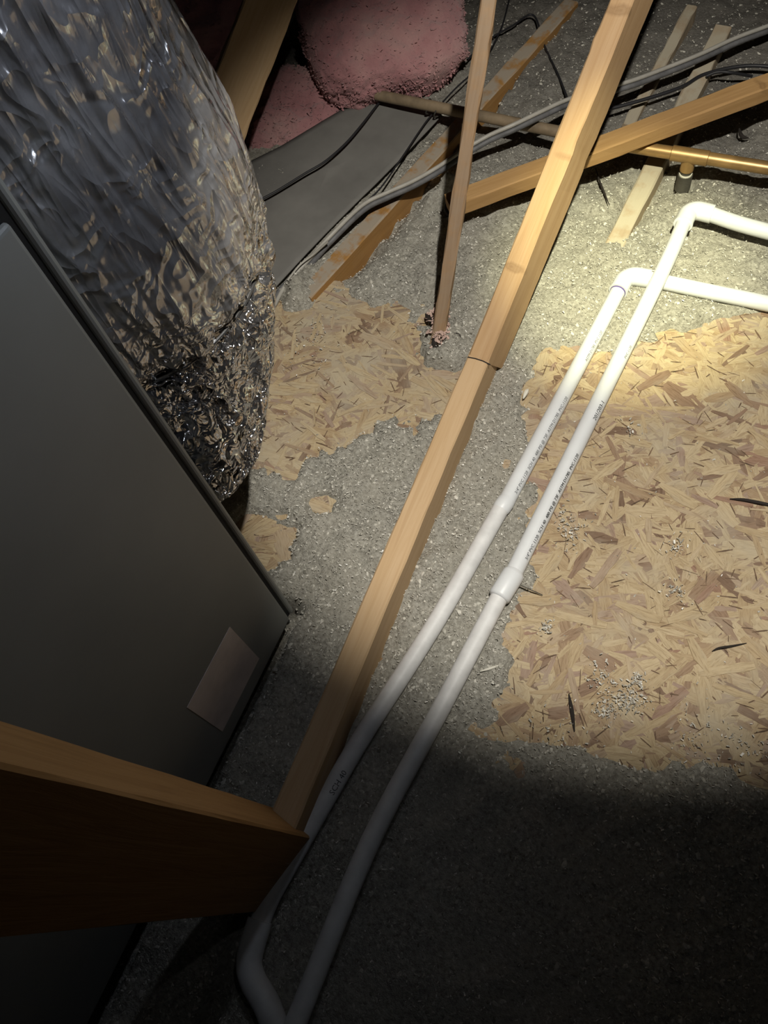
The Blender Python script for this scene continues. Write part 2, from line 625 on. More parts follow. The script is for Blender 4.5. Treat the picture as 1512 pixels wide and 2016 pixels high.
def fill_height(x, y):
    s = osb_cover(x, y) + 0.030 * fbm(x * 14, y * 14, 5, 3) + 0.020 * fbm(x * 60, y * 60, 9, 2)
    for p in (POLY_D,):
        s = np.maximum(s, poly_sd(x, y, p) + 0.016 * fbm(x * 60, y * 60, 9, 2))
    m = np.clip((s + 0.012) / 0.024, 0, 1)
    m = m * m * (3 - 2 * m)
    amp = 0.35 + 0.65 * np.clip((fbm(x * 3.1 + 4, y * 3.1, 31, 2) + 0.25) * 2.2, 0, 1)
    h = 0.010 + 0.020 * fbm(x * 5, y * 5, 1, 3) + amp * (0.012 * fbm(x * 34, y * 34, 2, 2) + 0.008 * fbm(x * 85, y * 85, 3, 2))
    # fill rises away from the walkway, towards the back and left
    h = h + 0.02 * np.clip((-0.75 - x) / 0.6, 0, 1) + 0.02 * np.clip((y - 1.35) / 0.7, 0, 1)
    # trench under pipes
    d = np.full(x.shape, 9.0)
    for L in PIPE_LINES:
        d = np.minimum(d, seg_dist(x, y, *L))
    k = np.clip((d - 0.012) / 0.05, 0, 1)
    h = np.where(k < 1, np.minimum(h, 0.006 + 0.030 * k + 0.006 * fbm(x * 70, y * 70, 12, 2)), h)
    # fill lies low along the right side of the chord
    jx = at(941, 706, 0).x + (y - at(941, 706, 0).y) * (at(652, 1390, 0).x - at(941, 706, 0).x) / (at(652, 1390, 0).y - at(941, 706, 0).y)
    h = h - 0.022 * np.exp(-(np.maximum(x - jx, 0) / 0.035) ** 2) * (x > jx) * (y < at(941, 706, 0).y + 0.05)
    for (u0, v0, z0, u1, v1, z1, wd_, dp, sgn) in TRENCH:
        A, B = at(u0, v0, z0), at(u1, v1, z1)
        t = np.clip(((x - A.x) * (B.x - A.x) + (y - A.y) * (B.y - A.y)) / ((B.x - A.x) ** 2 + (B.y - A.y) ** 2), 0, 1)
        side = ((x - A.x) * (B.y - A.y) - (y - A.y) * (B.x - A.x)) / math.hypot(B.x - A.x, B.y - A.y) * sgn
        end = np.clip(t / 0.12, 0, 1) * np.clip((1 - t) / 0.12, 0, 1)
        h = h - dp * end * np.exp(-(np.maximum(side, 0) / wd_) ** 2) * (side > -0.02) * (0.75 + 0.9 * fbm(x * 22, y * 22, 44, 2))
    # dark trench round the cabinet
    ca, sa = math.cos(CAB_A), math.sin(CAB_A)
    lx_, ly_ = (x - UX) * ca + (y - UY) * sa, -(x - UX) * sa + (y - UY) * ca
    dc = np.maximum(lx_, ly_)
    tr = np.clip((0.016 - dc) / 0.016, 0, 1)
    h = h - 0.07 * tr * tr * (3 - 2 * tr)
    # mound round the thin strut's foot, with a hole at the strut
    mx, my = at(868, 700).x, at(868, 700).y
    dm = np.hypot((x - mx) / 1.25, y - my)
    h = h + 0.022 * np.exp(-(dm / 0.045) ** 2)
    for (u, v, r, dp) in HOLES:
        hx, hy = at(u, v).x, at(u, v).y
        h = h - dp * np.exp(-(np.hypot(x - hx, y - hy) / r) ** 2)
    res = h * (1 - m) - 0.014 * m
    for (u, v, r, hh) in HEAPS:
        px_, py_ = at(u, v).x, at(u, v).y
        e = np.exp(-(np.hypot(x - px_, y - py_) / (r * (1 + 0.5 * fbm(x * 40, y * 40, 61, 2)))) ** 2)
        res = res + hh * e
        m = np.where(e > 0.25, 0.0, m)
    return res, m


HEAPS = [(596, 588, 0.030, 0.040), (575, 600, 0.022, 0.026), (888, 398, 0.030, 0.05)]
TRENCH = [(625, 575, 0, 900, 300, 0, 0.040, 0.050, 1), (940, 250, 0, 1100, 30, 0, 0.03, 0.03, -1), (1215, 470, 0, 1330, 240, 0, 0.030, 0.035, 1)]
UX, UY, CAB_A = -0.464, 0.246, math.radians(4.3)
HOLES = [(840, 632, 0.012, 0.05), (853, 682, 0.010, 0.06), (864, 694, 0.008, 0.04), (882, 418, 0.02, 0.06),
         (1148, 524, 0.006, 0.03), (1117, 572, 0.006, 0.03), (1460, 262, 0.012, 0.03), (1347, 366, 0.030, 0.022)]

PR = 0.01335                              # 3/4 inch pipe, 26.7 mm outside
PZ = PR + 0.004
RP = [at(1352, 425, 0.046), at(1300, 543, 0.047), at(1140, 868, 0.022), at(1008, 1135, PZ + 0.004)]
RPN = [at(985, 1172, PZ + 0.004), at(868, 1395, PZ + 0.005), at(730, 1655, 0.022), at(590, 1995, 0.03), at(540, 2120, 0.035), at(470, 2290, 0.03), at(430, 2400, -0.03)]
LP = [at(1226, 556, PZ), at(1120, 757, PZ), at(998, 985, PZ)]
LPN = [at(985, 1003, PZ), at(860, 1222, PZ), at(720, 1440, PZ + 0.001), at(648, 1562, PZ + 0.002), at(575, 1690, 0.02), at(528, 1775, 0.022), at(500, 1850, 0.025)]
for A in (RP, RPN, LP, LPN):
    for a, b in zip(A[:-1], A[1:]):
        PIPE_LINES.append((a.x, a.y, b.x, b.y))
RRUN = [at(1370, 421, 0.046), at(1512, 456, 0.044), at(1900, 545, 0.042)]
LRUN = [at(1252, 549, PZ), at(1400, 575, PZ), at(1512, 598, PZ), at(1900, 680, PZ)]
for A in (RRUN, LRUN):
    for a, b in zip(A[:-1], A[1:]):
        PIPE_LINES.append((a.x, a.y, b.x, b.y))

# fill surface: one height field
nx, ny = 560, 560
gx = np.linspace(-2.7, 1.25, nx)
gy = np.linspace(-0.95, 3.0, ny)
GX, GY = np.meshgrid(gx, gy)
GH, GM = fill_height(GX, GY)
co = np.stack([GX.ravel(), GY.ravel(), GH.ravel()], 1).astype(np.float32)
ii = (np.arange(ny - 1)[:, None] * nx + np.arange(nx - 1)[None, :]).ravel()
quads = np.stack([ii, ii + 1, ii + nx + 1, ii + nx], 1).astype(np.int32)


def np_mesh(name, co, faces, mat, smooth=True, parent=None):
    me = bpy.data.meshes.new(name)
    k = faces.shape[1]
    me.vertices.add(len(co))
    me.vertices.foreach_set('co', np.ascontiguousarray(co, dtype=np.float32).ravel())
    me.loops.add(faces.size)
    me.loops.foreach_set('vertex_index', np.ascontiguousarray(faces, dtype=np.int32).ravel())
    me.polygons.add(len(faces))
    me.polygons.foreach_set('loop_start', np.arange(0, faces.size, k, dtype=np.int32))
    me.polygons.foreach_set('loop_total', np.full(len(faces), k, dtype=np.int32))
    me.update(calc_edges=True)
    me.polygons.foreach_set('use_smooth', [smooth] * len(faces))
    me.materials.append(mat)
    o = bpy.data.objects.new(name, me)
    COL.objects.link(o)
    if parent is not None:
        o.parent = parent
    return o


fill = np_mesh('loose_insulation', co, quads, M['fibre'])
tag(fill, 'grey loose fill insulation blown over the attic floor around the boards', 'insulation', kind='stuff')


def scatter_points(n, keep_on_osb):
    pts = []
    while sum(len(p) for p in pts) < n:
        # denser near the camera
        k = n
        x = RNG.uniform(-1.9, 0.55, k)
        y = RNG.uniform(-0.45, 2.6, k)
        dist = np.sqrt(x * x + y * y + 1.2)
        keep = RNG.random(k) < np.clip(1.35 / dist, 0, 1) ** 3
        # inside the picture, with a margin
        dz = -CAM_H
        cx_ = x * CAM_RIGHT.x + y * CAM_RIGHT.y + dz * CAM_RIGHT.z
        cy_ = x * CAM_DOWN.x + y * CAM_DOWN.y + dz * CAM_DOWN.z
        cz_ = x * CAM_FWD.x + y * CAM_FWD.y + dz * CAM_FWD.z
        keep &= (cz_ > 0.3) & (np.abs(cx_ / cz_) < 0.62) & (np.abs(cy_ / cz_) < 0.80)
        x, y = x[keep], y[keep]
        h, m = fill_height(x, y)
        ok = (m < 0.35) | (RNG.random(len(x)) < keep_on_osb)
        pts.append(np.stack([x[ok], y[ok], np.maximum(h[ok], -0.001 + 0 * h[ok]) * (m[ok] > 0.5) + h[ok] * (m[ok] <= 0.5)], 1))
    return np.concatenate(pts)[:n]


# small lumps of fibre
ICO_V = []
phi = (1 + 5 ** 0.5) / 2
for a, b in ((-1, phi), (1, phi), (-1, -phi), (1, -phi)):
    ICO_V += [(a, b, 0)]
for a, b in ((-1, phi), (1, phi), (-1, -phi), (1, -phi)):
    ICO_V += [(0, a, b)]
for a, b in ((-1, phi), (1, phi), (-1, -phi), (1, -phi)):
    ICO_V += [(b, 0, a)]
ICO_V = np.array(ICO_V) / math.hypot(1, phi)
ICO_F = np.array([(0, 11, 5), (0, 5, 1), (0, 1, 7), (0, 7, 10), (0, 10, 11), (1, 5, 9), (5, 11, 4), (11, 10, 2), (10, 7, 6), (7, 1, 8),
                  (3, 9, 4), (3, 4, 2), (3, 2, 6), (3, 6, 8), (3, 8, 9), (4, 9, 5), (2, 4, 11), (6, 2, 10), (8, 6, 7), (9, 8, 1)])


def lumps(name, pts, lo, hi, mat, parent, flat=0.6):
    n = len(pts)
    s = RNG.uniform(lo, hi, n) * RNG.uniform(0.6, 1.0, n)
    q = RNG.normal(size=(n, 3, 3))
    u = np.linalg.qr(q)[0]
    jit = ICO_V[None] * RNG.uniform(0.65, 1.3, (n, 12, 1)) * np.array([1.35, 0.9, 0.7])
    v = np.einsum('nij,nkj->nki', u, jit) * s[:, None, None]
    v[:, :, 2] *= flat
    v += pts[:, None, :]
    f = ICO_F[None] + (np.arange(n) * 12)[:, None, None]
    return np_mesh(name, v.reshape(-1, 3), f.reshape(-1, 3), mat, False, parent)


def flakes(name, pts, lo, hi, mat, parent, lift=0.002):
    """tiny bent slivers, two quads each"""
    n = len(pts)
    L = RNG.uniform(lo, hi, n) * RNG.uniform(0.5, 1, n)
    W_ = L * RNG.uniform(0.18, 0.5, n)
    a = RNG.uniform(0, 2 * math.pi, n)
    tilt = RNG.normal(0, 0.45, n)
    bend = RNG.normal(0, 0.35, n)
    t = np.array([-0.5, 0.0, 0.5])
    X = t[None] * L[:, None]
    Z = X * np.sin(tilt)[:, None] + np.abs(t[None]) * 2 * (bend * L * 0.5)[:, None] + lift + RNG.uniform(0, 0.003, n)[:, None]
    Yw = np.array([-0.5, 0.5])
    roll = RNG.normal(0, 0.5, n)
    v = np.zeros((n, 3, 2, 3))
    for j in range(2):
        wv = Yw[j] * W_
        v[:, :, j, 0] = X * np.cos(a)[:, None] - (wv * np.sin(a))[:, None]
        v[:, :, j, 1] = X * np.sin(a)[:, None] + (wv * np.cos(a))[:, None]
        v[:, :, j, 2] = Z + (wv * np.sin(roll))[:, None]
    v += pts[:, None, None, :]
    q = np.array([(0, 2, 3, 1), (2, 4, 5, 3)])
    f = q[None] + (np.arange(n) * 6)[:, None, None]
    return np_mesh(name, v.reshape(-1, 3), f.reshape(-1, 4), mat, False, parent)


tf = lumps('fibre_tufts', scatter_points(24000, 0.03), 0.0014, 0.0042, M['tuft'], fill)
tf['kind'] = 'stuff'
fk = flakes('pale_flakes', scatter_points(62000, 0.035), 0.0014, 0.0046, M['flake'], fill)
fk['kind'] = 'stuff'
# crumbs of fill kicked onto the right deck
cr = []
for (u, v, r, n) in [(1235, 1375, 38, 190), (1190, 1400, 26, 90), (1125, 1045, 34, 90), (1075, 1235, 14, 60), (1330, 1075, 22, 50), (1330, 1165, 26, 60),
                     (1110, 1020, 20, 40), (1180, 1330, 30, 60), (1255, 1340, 14, 60), (1380, 1450, 60, 70), (1470, 1480, 50, 60), (1100, 1450, 60, 50),
                     (1240, 850, 20, 22), (1150, 840, 14, 16), (620, 660, 60, 60), (600, 700, 60, 40)]:
    for _ in range(n):
        p = at(u + random.gauss(0, r * 0.5), v + random.gauss(0, r * 0.5), 0.003)
        cr.append((p.x, p.y, 0.0035))
cb = flakes('pale_crumbs', np.array(cr), 0.002, 0.006, M['flake'], fill, 0.001)
cb['kind'] = 'stuff'


# OSB panels: slab plus wood strands laid over it
def strand_shape(rg, L, W_):
    n = 4
    top = []
    for i in range(n + 1):
        t = i / n
        ww = W_ * (0.35 + 0.65 * math.sin(math.pi * min(1, max(0, 0.12 + 0.76 * t)))) * rg.uniform(0.75, 1.1)
        top.append((L * (t - 0.5), ww / 2 * rg.uniform(0.8, 1.2)))
    bot = [(x + rg.uniform(-0.03, 0.03) * L, -y * rg.uniform(0.7, 1.2)) for x, y in reversed(top)]
    return top + bot


def strand_mesh(rg, L, W_, th=0.0012):
    o = strand_shape(rg, L, W_)
    n = len(o)
    V = [(x, y, th * rg.uniform(0.8, 1.2)) for x, y in o] + [(x * 1.01, y * 1.05, -0.0008) for x, y in o]
    F = [tuple(range(n - 1, -1, -1))] + [(i, (i + 1) % n, n + (i + 1) % n, n + i) for i in range(n)]
    return V, F


def set_grain(me, vals):
    at_ = me.attributes.new('grain', 'FLOAT_VECTOR', 'POINT')
    at_.data.foreach_set('vector', np.array(vals, dtype=np.float32).ravel())


def grain_of(v, rg):
    o = (rg.uniform(0, 90), rg.uniform(0, 90), rg.uniform(0, 90))
    return [(x * 45 + o[0], y * 420 + o[1], o[2]) for x, y, z in v]


def osb_panel(label, lo, hi, region, n_bulk, n_single, seed, bulk='strand', single='strand_single'):
    rg = random.Random(seed)
    pan = box('osb_panel', (lo[0], lo[1], -0.011), (hi[0], hi[1], -0.0005), M['osb_core'])
    tag(pan, label, 'panel', 'strand board decking')
    V, F, G = [], [], []
    DV, DF = [], []

    def pick():
        while True:
            x, y = rg.uniform(lo[0], hi[0]), rg.uniform(lo[1], hi[1])
            s = max(float(poly_sd(np.array([x]), np.array([y]), q)[0]) for q in region)
            if s > -0.035:
                return x, y

    def inside(x, y, L, a):
        dx, dy = abs(math.cos(a)) * L / 2, abs(math.sin(a)) * L / 2
        return lo[0] + dx < x < hi[0] - dx and lo[1] + dy < y < hi[1] - dy

    i = 0
    while i < n_bulk:
        x, y = pick()
        L = rg.choice((rg.uniform(0.012, 0.035), rg.uniform(0.02, 0.06), rg.uniform(0.035, 0.085)))
        W_ = max(0.003, L * rg.uniform(0.14, 0.45))
        a = rg.gauss(0.15, 0.75) if rg.random() < 0.6 else rg.uniform(0, math.pi)
        if not inside(x, y, L, a):
            continue
        v, f = strand_mesh(rg, L, W_, 0.00035)
        z0 = 0.0002 + 0.0010 * (i / n_bulk)
        tx, ty = rg.gauss(0, 0.002), rg.gauss(0, 0.006)
        b = len(V)
        for px, py, pz in v:
            V.append((x + px * math.cos(a) - py * math.sin(a), y + px * math.sin(a) + py * math.cos(a), z0 + pz + px * tx + py * ty))
        F += [tuple(b + k for k in q) for q in f]
        G += grain_of(v, rg)
        i += 1
    st = mesh_obj('pressed_strands', V, F, M[bulk], pan)
    st['kind'] = 'stuff'
    set_grain(st.data, G)
    # dark slits and slivers between the strands
    i = 0
    while i < n_bulk // 14:
        x, y = pick()
        L = rg.uniform(0.006, 0.026)
        v, f = strand_mesh(rg, L, rg.uniform(0.0008, 0.0024), 0.0007)
        a = rg.gauss(0.15, 0.9)
        if not inside(x, y, L, a):
            continue
        z0 = rg.uniform(0.0008, 0.0016)
        b = len(DV)
        for px, py, pz in v:
            DV.append((x + px * math.cos(a) - py * math.sin(a), y + px * math.sin(a) + py * math.cos(a), z0 + pz))
        DF += [tuple(b + k for k in q) for q in f]
        i += 1
    sl = mesh_obj('dark_slivers', DV, DF, M['sliver'], pan)
    sl['kind'] = 'stuff'
    # the largest strands lie on top, each an object of its own
    protos = []
    for k in range(14):
        L = rg.uniform(0.03, 0.085)
        v, f = strand_mesh(rg, L, L * rg.uniform(0.09, 0.30), 0.0006)
        me = bpy.data.meshes.new('wood_strand')
        me.from_pydata(v, [], f)
        me.materials.append(M[single])
        set_grain(me, grain_of(v, rg))
        protos.append((me, L))
    k = 0
    while k < n_single:
        x, y = pick()
        me, L = protos[k % 14]
        a = rg.gauss(0.15, 0.8) if rg.random() < 0.6 else rg.uniform(0, math.pi)
        if not inside(x, y, L, a):
            continue
        o = bpy.data.objects.new('wood_strand', me)
        COL.objects.link(o)
        o.parent = pan
        o.location = (x, y, 0.0012 + 0.0008 * k / n_single)
        o.rotation_euler = (rg.gauss(0, 0.02), rg.gauss(0, 0.008), a)
        k += 1
    return pan


def bounds(px, m=0.05):
    p = poly(px)
    xs, ys = [q[0] for q in p], [q[1] for q in p]
    return (min(xs) - m, min(ys) - m), (max(xs) + m, max(ys) + m)


loA, hiA = bounds(PX_A)
osb_panel('large bare strand board panel at right beneath the white pipes', loA, hiA, [POLYS[0]], 12500, 290, 3)
loB, hiB = bounds(PX_B, 0.03)
osb_panel('dusty strand board panel half covered by fill beside the silver duct', loB, (min(hiB[0], -0.385), hiB[1]), [POLYS[1], POLY_D], 3400, 120, 5, 'strand_dusty', 'strand_dusty_single')
loC, hiC = bounds(PX_C, 0.03)
osb_panel('small scrap of reddish strand board at the corner of the grey cabinet', (loC[0], loC[1]), (hiC[0], min(hiC[1], loB[1] - 0.003)), [POLYS[2]], 220, 10, 6)

# smooth grey sheet on the fill between the duct and the dusty joist
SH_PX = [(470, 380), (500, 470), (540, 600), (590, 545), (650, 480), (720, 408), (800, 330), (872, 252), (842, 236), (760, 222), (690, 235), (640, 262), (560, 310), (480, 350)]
spoly = poly(SH_PX)
mxx, mxy = sum(p_[0] for p_ in spoly) / len(spoly), sum(p_[1] for p_ in spoly) / len(spoly)
SV, SF = [], []
RS = 10
per = []
for (ax_, ay_), (bx_, by_) in zip(spoly, spoly[1:] + spoly[:1]):
    for q in range(6):
        per.append((ax_ + (bx_ - ax_) * q / 6, ay_ + (by_ - ay_) * q / 6))
for (px_, py_) in per:
    for r_ in range(RS):
        t_ = (r_ + 1) / RS
        SV.append([mxx + (px_ - mxx) * t_, mxy + (py_ - mxy) * t_, 0])
sx_ = np.array([v_[0] for v_ in SV])
sy_ = np.array([v_[1] for v_ in SV])
sh_ = 0.034 + 0.012 * fbm(sx_ * 4, sy_ * 4, 71, 2)
for v_, z_ in zip(SV, sh_):
    v_[2] = float(z_)
npz = len(per)
for a_ in range(npz):
    b_ = (a_ + 1) % npz
    for r_ in range(RS - 1):
        SF.append((a_ * RS + r_, a_ * RS + r_ + 1, b_ * RS + r_ + 1, b_ * RS + r_))
SV.append([mxx, mxy, 0.034])
for a_ in range(npz):
    SF.append((len(SV) - 1, a_ * RS, ((a_ + 1) % npz) * RS))
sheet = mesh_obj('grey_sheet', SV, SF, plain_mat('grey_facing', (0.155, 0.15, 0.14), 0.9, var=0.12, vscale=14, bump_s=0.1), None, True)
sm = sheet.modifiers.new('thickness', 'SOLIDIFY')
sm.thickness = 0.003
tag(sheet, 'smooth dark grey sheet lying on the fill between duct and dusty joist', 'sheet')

# ------------------------------------------------------------------ roof timbers
UPZ = Vector((0, 0, 1))


def timber_axis(p0, p1, h):
    """shift a line drawn along the upper face down to the board's axis"""
    p0, p1 = Vector(p0), Vector(p1)
    y = (p1 - p0).normalized()
    z = (UPZ - y * UPZ.dot(y)).normalized()
    return p0 - z * h / 2, p1 - z * h / 2


truss = empty('roof_truss', at(775, 1100, 0), 'long pine truss from dark foreground floor rising to the top right of centre', 'truss')
a, b = timber_axis(at(652, 1390, 0.078), at(941, 706, 0.078), 0.089)
d = (a - b).normalized()
M['pine_chord'] = wood_mat('pine_chord', (0.55, 0.39, 0.235), (0.49, 0.33, 0.18), (0.39, 0.24, 0.12))
chord = board('bottom_chord', a + d * 0.2, b - d * 0.05, 0.038, 0.089, M['pine_chord'], parent=truss, seed=3, segs=40, wob=0.0006)
wa, wb = timber_axis(at(942, 704, 0.079), atx(1236, -30, -0.338), 0.089)
wd = (wb - wa).normalized()
WL = (wb + wd * 0.5 - wa).length
M['pine_web'] = wood_mat('pine_web', (0.50, 0.335, 0.19), (0.44, 0.275, 0.14), (0.33, 0.19, 0.09), knots=((-0.004, 0.155 - WL / 2, 0.044, 0.012), (0.006, 0.55 - WL / 2, 0.044, 0.012), (0.010, 0.335 - WL / 2, 0.044, 0.006)))
board('web', wa - wd * 0.004, wb + wd * 0.5, 0.0365, 0.089, M['pine_web'], parent=truss, seed=4, segs=60, wob=0.0006,
      chew=((0.34, 0.012, 0.002, 1), (0.47, 0.008, -0.002, -1)))
# open joint where the web meets the chord
jv = [at(921, 703, 0.0785), at(936, 706, 0.0785), at(951, 711, 0.0785), at(965, 718, 0.0785)]
tube('open_joint', jv, 0.0011, M['black_bit'], truss, 6)

p0, p1 = atx(360, 440, -0.975), atx(556, -60, -1.03)
post = board('truss_web', p0, p1, 0.089, 0.038, M['pine'], upv=(0.75, -0.45, 0.55), seed=5)
tag(post, 'wide pine truss web at top left behind the silver duct', 'board')

a, b = timber_axis(at(880, 394, 0.092), at(1800, 48, 0.168), 0.030)
M['pine_brace'] = wood_mat('pine_brace', (0.45, 0.275, 0.12), (0.37, 0.215, 0.085), (0.25, 0.135, 0.05), knots=((0.01, 0.16, 0.019, 0.010),))
brace = board('cross_brace', a, b, 0.040, 0.030, M['pine_brace'], seed=6)
tag(brace, 'orange pine brace lying slantwise over the fill behind the truss', 'board')

a, b = at(858, 697, -0.012), atx(966, -25, -0.50)
strut = board('thin_strut', a, b, 0.023, 0.016, M['pine_dusty'], upv=(0.25, -0.75, 0.6), seed=7, wob=0.0016)
tag(strut, 'thin wooden strut stuck upright in the fill left of the truss', 'strut')

a, b = timber_axis(at(598, 580, 0.016), at(1125, 0, 0.048), 0.089)
M['pine_side'] = wood_mat('pine_side', (0.36, 0.195, 0.065), (0.30, 0.155, 0.045), (0.21, 0.10, 0.03), dust=(0.33, 0.28, 0.22, 1.0))
j2 = board('ceiling_joist', a, b, 0.036, 0.089, M['pine_side'], seed=8)
tag(j2, 'half buried dusty joist with an orange side running under the grey cables', 'joist')

a, b = timber_axis(at(1180, 540, 0.004), at(1425, 50, 0.060), 0.089)
j3 = board('ceiling_joist', a, b, 0.036, 0.089, M['pine_grey'], seed=9)
tag(j3, 'pale joist end crossing under the amber pipe beside its tee', 'joist')

a, b = timber_axis(at(1236, 246, 0.02), at(1362, 10, 0.06), 0.06)
j4 = board('ceiling_joist', a, b, 0.024, 0.06, M['pine_grey'], seed=10)
tag(j4, 'narrow grey timber in the dark behind the orange brace, right of the truss', 'joist')

# upright beside the camera, at the end of the cabinet
E0 = at(622, 1650, 0.0)
E1 = Vector((0, 0, CAM_H)) + ray(0, 1505) * 0.405
Q1 = Vector((0, 0, CAM_H)) + ray(0, 1850) * 0.405
A_ = (E1 - E0).normalized()
wdir = (Q1 - E1)
wdir = (wdir - A_ * wdir.dot(A_)).normalized()
nrm = A_.cross(wdir)
if nrm.dot(Vector((0, 0, CAM_H)) - E1) < 0:
    nrm = -nrm
tocam = nrm
PHI = math.radians(33)
wd2 = wdir * math.cos(PHI) - tocam * math.sin(PHI)
nrm = tocam * math.cos(PHI) + wdir * math.sin(PHI)
SW, SH = 0.112, 0.060
off = wd2 * (SW / 2) - nrm * (SH / 2)
ctr0 = E0 - A_ * 0.10 + off
ctr1 = E1 + A_ * 0.50 + off
M['pine_near'] = wood_mat('pine_near', (0.50, 0.29, 0.12), (0.42, 0.23, 0.085), (0.27, 0.14, 0.05), knots=((0, 0, 0, 0.01),))
near = board('upright_stud', ctr0, ctr1, SW, SH, M['pine_near'], upv=nrm, seed=11, wob=0.0004)
tag(near, 'upright wooden stud in the lower left corner in front of the grey cabinet', 'stud')

# ------------------------------------------------------------------ white drain pipes


def socket(name, path, r, parent, mat=None, lip=0.0):
    return tube(name, path, r, mat or M['pvc'], parent, 24)


def bend(p, d0, d1, r, n=10):
    """quarter bend: starts at p heading d0, ends heading d1"""
    out = []
    for i in range(n + 1):
        t = i / n * math.pi / 2
        out.append(p + d0 * (r * math.sin(t)) + d1 * (r * (1 - math.cos(t))))
    return out


def print_line(name, a, b, r, text, size, ang, parent, start):
    """small lettering wrapped on a pipe that runs a -> b"""
    cu = bpy.data.curves.new(name, 'FONT')
    cu.body = text
    cu.size = size
    cu.resolution_u = 2
    tmp = bpy.data.objects.new(name, cu)
    COL.objects.link(tmp)
    me = bpy.data.meshes.new_from_object(tmp.evaluated_get(bpy.context.evaluated_depsgraph_get()))
    COL.objects.unlink(tmp)
    bpy.data.objects.remove(tmp)
    d = (b - a).normalized()
    side = d.cross(UPZ).normalized()
    up = side.cross(d).normalized()
    for v in me.vertices:
        x, y = v.co.x, v.co.y
        an = ang - y / r
        v.co = a + d * (start + x) + (up * math.cos(an) + side * math.sin(an)) * (r + 0.0003)
    me.materials.clear()
    me.materials.append(M['ink'])
    o = bpy.data.objects.new(name, me)
    COL.objects.link(o)
    o.parent = parent
    o.location = -Vector(parent.location)
    return o


def drain(label, run_far, run_near, coupling, short_run, elbow_end, raised, texts, purple):
    t = empty('drain_pipe', run_far[-1] - UPZ * PR, label, 'pipe')
    far = list(reversed(run_far))                 # from the coupling away from the camera
    tube('long_run', catmull(far, 6), PR, M['pvc'], t, 24)
    tube('near_run', catmull(run_near, 6), PR * 1.0, M['pvc_dirt'], t, 24)
    c0, c1, rr = coupling
    dd = (c1 - c0).normalized()
    tube('coupling', [c0 - dd * 0.002, c0, c0 + dd * 0.003, c1 - dd * 0.003, c1, c1 + dd * 0.004], [PR, rr - 0.001, rr, rr, rr - 0.001, PR], M['pvc'], t, 24)
    # elbow
    d0 = (far[-1] - far[-2]).normalized()
    d1 = (short_run[1] - short_run[0]).normalized()
    e0 = far[-1]
    R0 = 0.020
    pts = bend(e0, d0, d1, R0)
    hub = PR + 0.0032
    el = tube('elbow', [e0 - d0 * 0.022, e0 - d0 * 0.0215] + pts + [pts[-1] + d1 * 0.0215, pts[-1] + d1 * 0.022],
              [hub - 0.001, hub] + [hub] * len(pts) + [hub, hub - 0.001], M['pvc'], t, 24)
    tube('socket_rim', [e0 - d0 * 0.0235, e0 - d0 * 0.0235 + d0 * 0.004], hub + 0.0007, M['pvc'], t, 24)
    if purple:
        tube('primer_ring', [e0 - d0 * 0.0262, e0 - d0 * 0.0238], PR + 0.0008, M['purple'], t, 24)
    tube('short_run', catmull([pts[-1] + d1 * 0.005] + short_run[1:], 6), PR, M['pvc'], t, 24)
    for (a, b, s, txt, sz, ang) in texts:
        print_line('printed_text', a, b, PR, txt, sz, ang, t, s)
    return t


TX = '3/4" PVC 1120  SCH 40  480 PSI @ 73F  ASTM D1785  PVC-1120'
# right pipe (outer): passes over the left one's short run
drain('right hand white drain pipe with the thick coupling halfway along', RP, RPN, (RPN[0] + (RP[-1] - RPN[0]).normalized() * -0.004, RP[-1] + (RP[-1] - RPN[0]).normalized() * 0.006, PR + 0.0036),
      RRUN, None, True,
      [(RP[2], RP[1], 0.04, '201/203-1', 0.0095, 0.95), (RP[3], RP[2], 0.03, TX[::1], 0.0075, 0.95), (RP[2], RP[1], 0.17, 'PVC-1120', 0.0065, 0.95)], False)
drain('left hand white drain pipe with a purple ring at its elbow', LP, LPN, (LPN[0], LP[-1], PR + 0.0012),
      LRUN, None, False,
      [(LP[2], LP[1], 0.012, TX, 0.0075, 0.95), (LP[1], LP[0], 0.05, 'ASTM D1785  PVC 1120', 0.0070, 0.95), (LPN[3], LPN[2], 0.0, 'SCH 40', 0.011, 0.75)], True)
tube('drain_elbow', catmull([at(512, 1812, 0.03), at(492, 1880, 0.03), at(496, 1925, 0.03), at(528, 1985, 0.028), at(560, 2080, 0.02)], 6), PR + 0.003, M['pvc_dirt'], None, 20)
tag(bpy.data.objects['drain_elbow'], 'dirty white pipe bend in the shadows at the bottom edge', 'pipe')

# ------------------------------------------------------------------ amber pipe with its tee
AZ = 0.076
a0, a1, a2 = at(742, 187, 0.060), at(1240, 288, AZ), at(1900, 392, AZ)
ap = empty('amber_pipe', at(1240, 288, 0), 'shiny amber brown pipe with a tee crossing the fill at the right', 'pipe')
tube('pipe_run', [a0, a0.lerp(a1, 0.5), a1], 0.0112, M['amber_dust'], ap, 20)
tube('pipe_run', [a1 - (a2 - a1) * 0.01, a1.lerp(a2, 0.5), a2], 0.0116, M['amber'], ap, 20)
ad = (a2 - a1).normalized()
tc = a1 + ad * ((at(1356, 312, AZ) - a1).dot(ad))
tee = tube('tee', [tc - ad * 0.034, tc - ad * 0.033, tc + ad * 0.033, tc + ad * 0.034], [0.0125, 0.0138, 0.0138, 0.0125], M['amber'], ap, 20)
tube('branch', [tc, tc - UPZ * 0.030], 0.0128, M['amber'], ap, 20)
tube('threaded_nipple', [tc - UPZ * 0.030, tc - UPZ * 0.0375], 0.0108, M['dark_metal'], ap, 20)
tube('white_tape', [tc - UPZ * 0.0375, tc - UPZ * 0.0405], 0.0122, M['chalk'], ap, 20)
